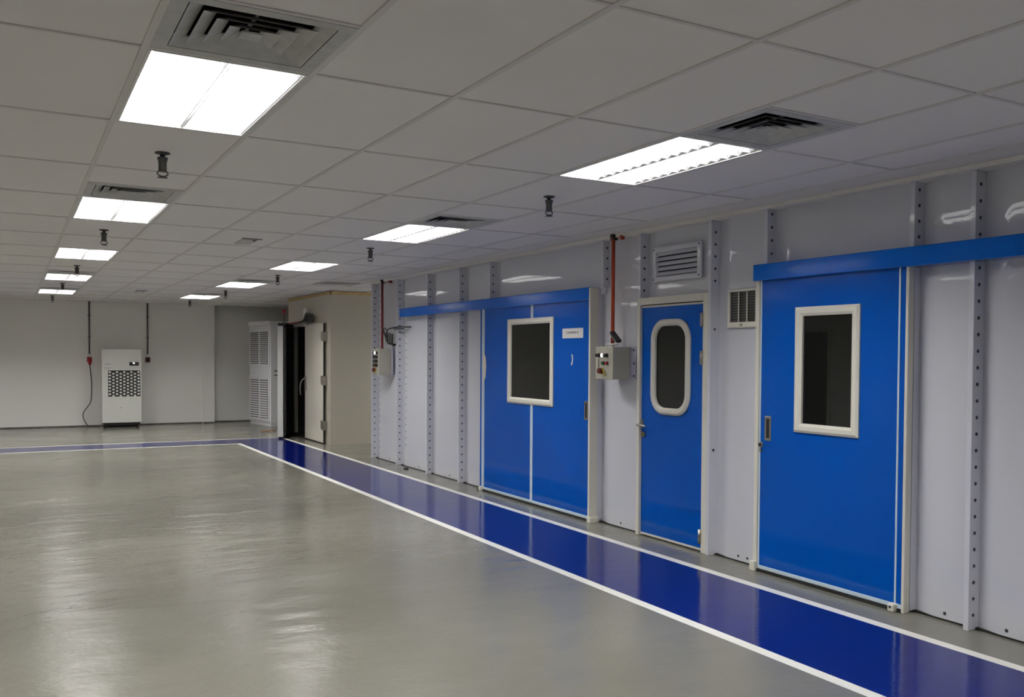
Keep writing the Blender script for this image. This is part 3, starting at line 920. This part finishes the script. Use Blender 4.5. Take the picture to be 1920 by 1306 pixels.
for cx_ in range(nx):
    for rz_ in range(nz // 2 + 1):
        x = gx0 + 0.033 + cx_ * (gx1 - gx0 - 0.066) / (nx - 1)
        z = gz1 - 0.035 - (rz_ + (0.5 if cx_ % 2 else 0)) * (gz1 - gz0 - 0.02) / 8
        if z < gz0 + 0.004: continue
        w, h = 0.030, 0.020
        mb.poly([(x - w, -0.006, z), (x - w * 0.4, -0.006, z - h), (x + w * 0.4, -0.006, z - h), (x + w, -0.006, z), (x + w * 0.4, -0.006, z + h), (x - w * 0.4, -0.006, z + h)], 'machine')
mb.build('honeycomb_mesh', gp, recalc=False)
MB().box((0.14, -0.006, 1.285), (0.32, 0, 1.36), 'dark', 0.002).build('display', DH)
text_part('26', 0.045, 'pilot', DH, (0.222, -0.0075, 1.338), (1, 0, 0), (0, 0, 1), name='digits')
text_part('DRYER', 0.034, 'greytext', DH, (-0.27, -0.001, 1.315), (1, 0, 0), (0, 0, 1))
text_part('INDUST', 0.034, 'greytext', DH, (-0.27, -0.001, 1.235), (1, 0, 0), (0, 0, 1))
MB().cyl((-0.02, -0.004, 0.41), 'y', 0.010, 0.006, 'greytext', 12).build('lock', DH)

def socket_run(x, label, plugged):
    t = thing('power_socket', label, 'socket', (x, Y_FAR, 1.32), group='red wall sockets under conduits')
    MB().cyl((0, -0.022, 0.20), 'z', 0.0165, CEIL - 1.32 - 0.20, 'conduit', 12).build('conduit', t)
    MB().box((-0.035, -0.05, 0.135), (0.035, 0.0, 0.205), 'machine', 0.006).build('junction_box', t)
    MB().box((-0.045, -0.065, 0.03), (0.045, 0.0, 0.14), 'darkred' if not plugged else 'red', 0.01, 2).cyl((0, -0.065, 0.085), (0, -1, -0.5), 0.034, 0.05, 'red' if plugged else 'dark', 16).build('outlet', t)
    for zz in (0.55, 1.0):
        MB().box((-0.03, -0.028, zz), (0.03, -0.001, zz + 0.018), 'conduit').build('clip', t)
    return t
s1 = socket_run(1.42, 'red wall socket with a plug in it, left of the dehumidifier', True)
s2 = socket_run(2.542, 'dark red empty wall socket, right of the dehumidifier', False)
pc = thing('power_cable', 'dark power cable hanging from the red plug to the floor beside the dehumidifier', 'cable', (1.42, 21.5, 0))
MB().lathe([(0.018, 0), (0.026, 0.02), (0.034, 0.09), (0.030, 0.10)], 'red', (0, -0.02, 1.29), 14).build('plug', pc)
MB().tube([(0, -0.02, 1.29), (0.015, -0.01, 1.12), (0.03, 0, 0.95), (0.03, 0, 0.75), (0.01, 0.0, 0.52), (-0.06, 0, 0.40), (-0.13, 0.0, 0.28), (-0.11, -0.02, 0.14), (-0.03, -0.05, 0.02), (0.10, -0.06, 0.012), (0.175, -0.08, 0.03)], 0.0095, 'cable', 8, 5).build('cord', pc)

# ------------------------------------------------------------------ ceiling lamps
def make_lamp():
    t = thing('ceiling_light', 'x', 'ceiling light', (0, 0, 0), group='recessed louvered ceiling lights')
    w, l, h = 0.287, 0.587, 0.115
    mb = MB()
    mb.box((-w, -l, h), (w, l, h + 0.01), 'lampwhite')
    mb.box((-w, -l, 0.0), (-w + 0.012, l, h), 'lampwhite')
    mb.box((w - 0.012, -l, 0.0), (w, l, h), 'lampwhite')
    mb.box((-w + 0.012, -l, 0.0), (w - 0.012, -l + 0.012, h), 'lampwhite')
    mb.box((-w + 0.012, l - 0.012, 0.0), (w - 0.012, l, h), 'lampwhite')
    mb.box((-0.005, -l + 0.012, 0.030), (0.006, l - 0.012, h), 'lampwhite')
    mb.build('housing', t)
    for s in (-1, 1):
        c = s * 0.1395
        MB().box((c - 0.092, -l + 0.03, 0.082), (c + 0.092, l - 0.03, 0.090), 'lamp').build('lamp', t)
        rf = MB()
        for q in (-1, 1):
            a, b = c + q * 0.131, c + q * 0.098
            rf.poly([(a, -l + 0.013, 0.004), (a, l - 0.013, 0.004), (b, l - 0.013, 0.088), (b, -l + 0.013, 0.088)], 'reflector')
            rf.poly([(a + q * 0.002, -l + 0.013, 0.004), (a + q * 0.002, l - 0.013, 0.004), (b + q * 0.002, l - 0.013, 0.088), (b + q * 0.002, -l + 0.013, 0.088)], 'reflector')
        rf.build('reflector', t, recalc=False)
        bl = MB()
        n = 13
        for k in range(1, n):
            y = -l + 0.014 + k * (2 * l - 0.028) / n
            za, zb_ = 0.004, 0.034
            k_ = bl.mi('blade')
            xa0, xa1 = c - 0.130, c + 0.130
            xb0, xb1 = c - 0.112, c + 0.112
            pts = [(xa0, y - 0.0015, za), (xa1, y - 0.0015, za), (xb1, y - 0.006, zb_), (xb0, y - 0.006, zb_)]
            pts2 = [(p[0], 2 * y - p[1], p[2]) for p in pts]
            A = [bl.bm.verts.new(p) for p in pts]
            B = [bl.bm.verts.new(p) for p in pts2]
            bl.bm.faces.new(A).material_index = k_
            bl.bm.faces.new(B[::-1]).material_index = k_
            for i in range(4):
                bl.bm.faces.new((A[i], B[i], B[(i + 1) % 4], A[(i + 1) % 4])).material_index = k_
        bl.build('louver', t)
    return t
SIDE = {0: 'left row', 4: 'right row'}
WHERE = {
    (0, 0): 'brightest white ceiling light at upper left, beside the largest square air vent',
    (0, 3): 'second white ceiling light of the left row, touching a small dusty vent',
    (0, 6): 'third white ceiling light of the left row, with no vent beside it',
    (0, 9): 'fourth white ceiling light of the left row, farther down the room',
    (0, 12): 'farthest white ceiling light of the left row, close to the far wall',
    (4, 0): 'nearest ceiling light of the right row with saw-toothed louvers, beside a dark square vent',
    (4, 3): 'second ceiling light of the right row, in front of the wide sliding door',
    (4, 6): 'third ceiling light of the right row, with no vent touching it',
    (4, 9): 'fourth ceiling light of the right row, small and in front of the cream chamber',
    (4, 12): 'farthest ceiling light of the right row, above the far wall pilaster',
    (0, -3): 'left-row ceiling light behind the viewpoint, unseen, added to brighten the room',
    (11, 8): 'ceiling light in the passage between booth and chamber, hidden, added to brighten the chamber',
    (4, -3): 'right-row ceiling light behind the viewpoint, unseen, added for room light and panel reflections'}
lamp0 = None
for (i, j) in LAMPS:
    p = (gx(i) + 0.3, gy(j) + 0.6, CEIL)
    if lamp0 is None:
        lamp0 = make_lamp()
        lamp0.location = p
        lamp0['label'] = WHERE[(i, j)]
    else:
        dup(lamp0, p, WHERE.get((i, j), 'ceiling light of the row left of the frame, added out of sight for more brightness'))

# ------------------------------------------------------------------ air vents
def make_vent():
    t = thing('air_vent', 'x', 'air vent', (0, 0, 0), group='square ceiling air vents')
    a0, a1 = 0.288, 0.236
    mb = MB()
    k = mb.mi('vent')
    def sq(a, z): return [mb.bm.verts.new((sx * a, sy * a, z)) for sx, sy in ((-1, -1), (1, -1), (1, 1), (-1, 1))]
    L = [sq(a0, 0.004), sq(a0, 0.0), sq(a1, 0.0), sq(a1, 0.05)]
    for A, B in zip(L, L[1:]):
        for i in range(4):
            mb.bm.faces.new((A[i], A[(i + 1) % 4], B[(i + 1) % 4], B[i])).material_index = k
    mb.build('frame', t, recalc=False)
    MB().box((-a0 + 0.01, -a0 + 0.01, 0.125), (a0 - 0.01, a0 - 0.01, 0.13), 'black').box((-a0 + 0.01, -a0 + 0.01, 0.006), (-a1 - 0.004, a0 - 0.01, 0.125), 'black').box((a1 + 0.004, -a0 + 0.01, 0.006), (a0 - 0.01, a0 - 0.01, 0.125), 'black').box((-a1, -a0 + 0.01, 0.006), (a1, -a1 - 0.004, 0.125), 'black').box((-a1, a1 + 0.004, 0.006), (a1, a0 - 0.01, 0.125), 'black').build('duct', t)
    for n in range(4):
        b = 0.2325 - n * 0.049
        mb = MB()
        k = mb.mi('vent')
        L = [sq2(mb, b, 0.001), sq2(mb, b - 0.006, 0.003), sq2(mb, b - 0.052, 0.027), sq2(mb, b - 0.053, 0.029), sq2(mb, b - 0.050, 0.029), sq2(mb, b, 0.001)]
        for A, B in zip(L, L[1:]):
            for i in range(4):
                mb.bm.faces.new((A[i], A[(i + 1) % 4], B[(i + 1) % 4], B[i])).material_index = k
        mb.build('vane', t, recalc=False)
    MB().box((-0.036, -0.036, 0.004), (0.036, 0.036, 0.012), 'vent', 0.002).box((-0.005, -0.2, 0.044), (0.005, 0.2, 0.05), 'vent').build('centre_plate', t)
    return t
def sq2(mb, a, z): return [mb.bm.verts.new((sx * a, sy * a, z)) for sx, sy in ((-1, -1), (1, -1), (1, 1), (-1, 1))]
VW = {
    (0, -0.5): 'largest square air vent, at the upper left beside the brightest light',
    (0, 2.5): 'dusty square air vent touching the second light of the left row',
    (0, 8.5): 'thin dark air vent just before the fourth light of the left row',
    (0, 11.5): 'farthest air vent of the left row, before the last light near the far wall',
    (4, -0.5): 'black-slotted square air vent beside the saw-toothed right light',
    (4, 2.5): 'black-slotted air vent touching the second light of the right row',
    (4, 8.5): 'thin dark air vent before the fourth light of the right row, behind a sprinkler',
    (4, 11.5): 'farthest air vent of the right row, before the light above the pilaster'}
v0 = make_vent()
for n, (i, j) in enumerate(VENTS):
    p = (gx(i) + 0.3, gy(j) + 0.3, CEIL)
    if n == 0:
        v0.location = p
        v0['label'] = VW[(i, j)]
    else:
        dup(v0, p, VW[(i, j)])
dup(v0, (gx(SIDE_VENT[0]) + 0.3, gy(SIDE_VENT[1]) + 0.3, CEIL), 'thin dark air vent in the ceiling in front of the cream chamber corner')

# ------------------------------------------------------------------ sprinklers
def make_sprinkler():
    t = thing('ceiling_sprinkler', 'x', 'sprinkler', (0, 0, 0), group='dark pendent sprinklers')
    MB().lathe([(0.038, 0.006), (0.040, 0.0), (0.022, -0.006), (0.012, -0.008)], 'sprink').build('escutcheon', t)
    MB().lathe([(0.013, -0.004), (0.012, -0.020), (0.027, -0.021), (0.028, -0.027), (0.023, -0.040), (0.021, -0.060), (0.022, -0.092), (0.024, -0.096), (0.020, -0.098)], 'sprink').build('body', t)
    MB().tube([(-0.020, 0, -0.095), (-0.027, 0, -0.106), (-0.022, 0, -0.116), (0, 0, -0.122), (0.022, 0, -0.116), (0.027, 0, -0.106), (0.020, 0, -0.095)], 0.0035, 'sprink', 8, 4).build('yoke', t)
    MB().lathe([(0.004, -0.120), (0.027, -0.128), (0.028, -0.130), (0.004, -0.131)], 'sprink').build('deflector', t)
    return t
SPR = [(0.5, 1.53, 'largest dark sprinkler at upper left, hanging below the brightest light'), (0.5, 4.57, 'sprinkler between the second and third lights of the left row'),
       (0.5, 7.77, 'sprinkler between the third and fourth lights of the left row'), (0.48, 10.59, 'sprinkler between the fourth and last lights of the left row'),
       (0.45, 13.55, 'farthest sprinkler of the left row, past its last light near the far wall'),
       (4.58, 1.55, 'black sprinkler hanging between the saw-toothed light and the red pipe'), (4.57, 4.56, 'sprinkler just past the second light of the right row'),
       (4.56, 7.70, 'sprinkler past the third light of the right row, in front of a thin vent'), (4.59, 10.74, 'sprinkler beyond the fourth light of the right row'),
       (4.52, 13.57, 'farthest sprinkler of the right row, in front of the far wall')]
s0 = make_sprinkler()
for n, (i, j, lab) in enumerate(SPR):
    p = (gx(i), gy(j), CEIL)
    if n == 0:
        s0.location = p
        s0['label'] = lab
    else:
        dup(s0, p, lab)

# small ceiling plates
def sensor(x, y, lab, k=1.0):
    t = thing('ceiling_plate', lab, 'fitting', (x, y, CEIL + 0.004), group='small square ceiling plates')
    MB().box((-0.07 * k, -0.20 * k, -0.012), (0.07 * k, 0.20 * k, 0.002), 'vent', 0.004).build('plate', t)
    MB().box((-0.085 * k, -0.225 * k, -0.004), (0.10 * k, -0.205 * k, 0.0015), 'sprink').box((0.02 * k, -0.20 * k, -0.018), (0.045 * k, -0.17 * k, -0.012), 'dark').build('bracket', t)
sensor(gx(2.57), gy(4.66), 'small square plate set in the bare middle of the ceiling')
sensor(gx(2.55), gy(11.6), 'tiny dark plate in the middle of the ceiling far down the room')
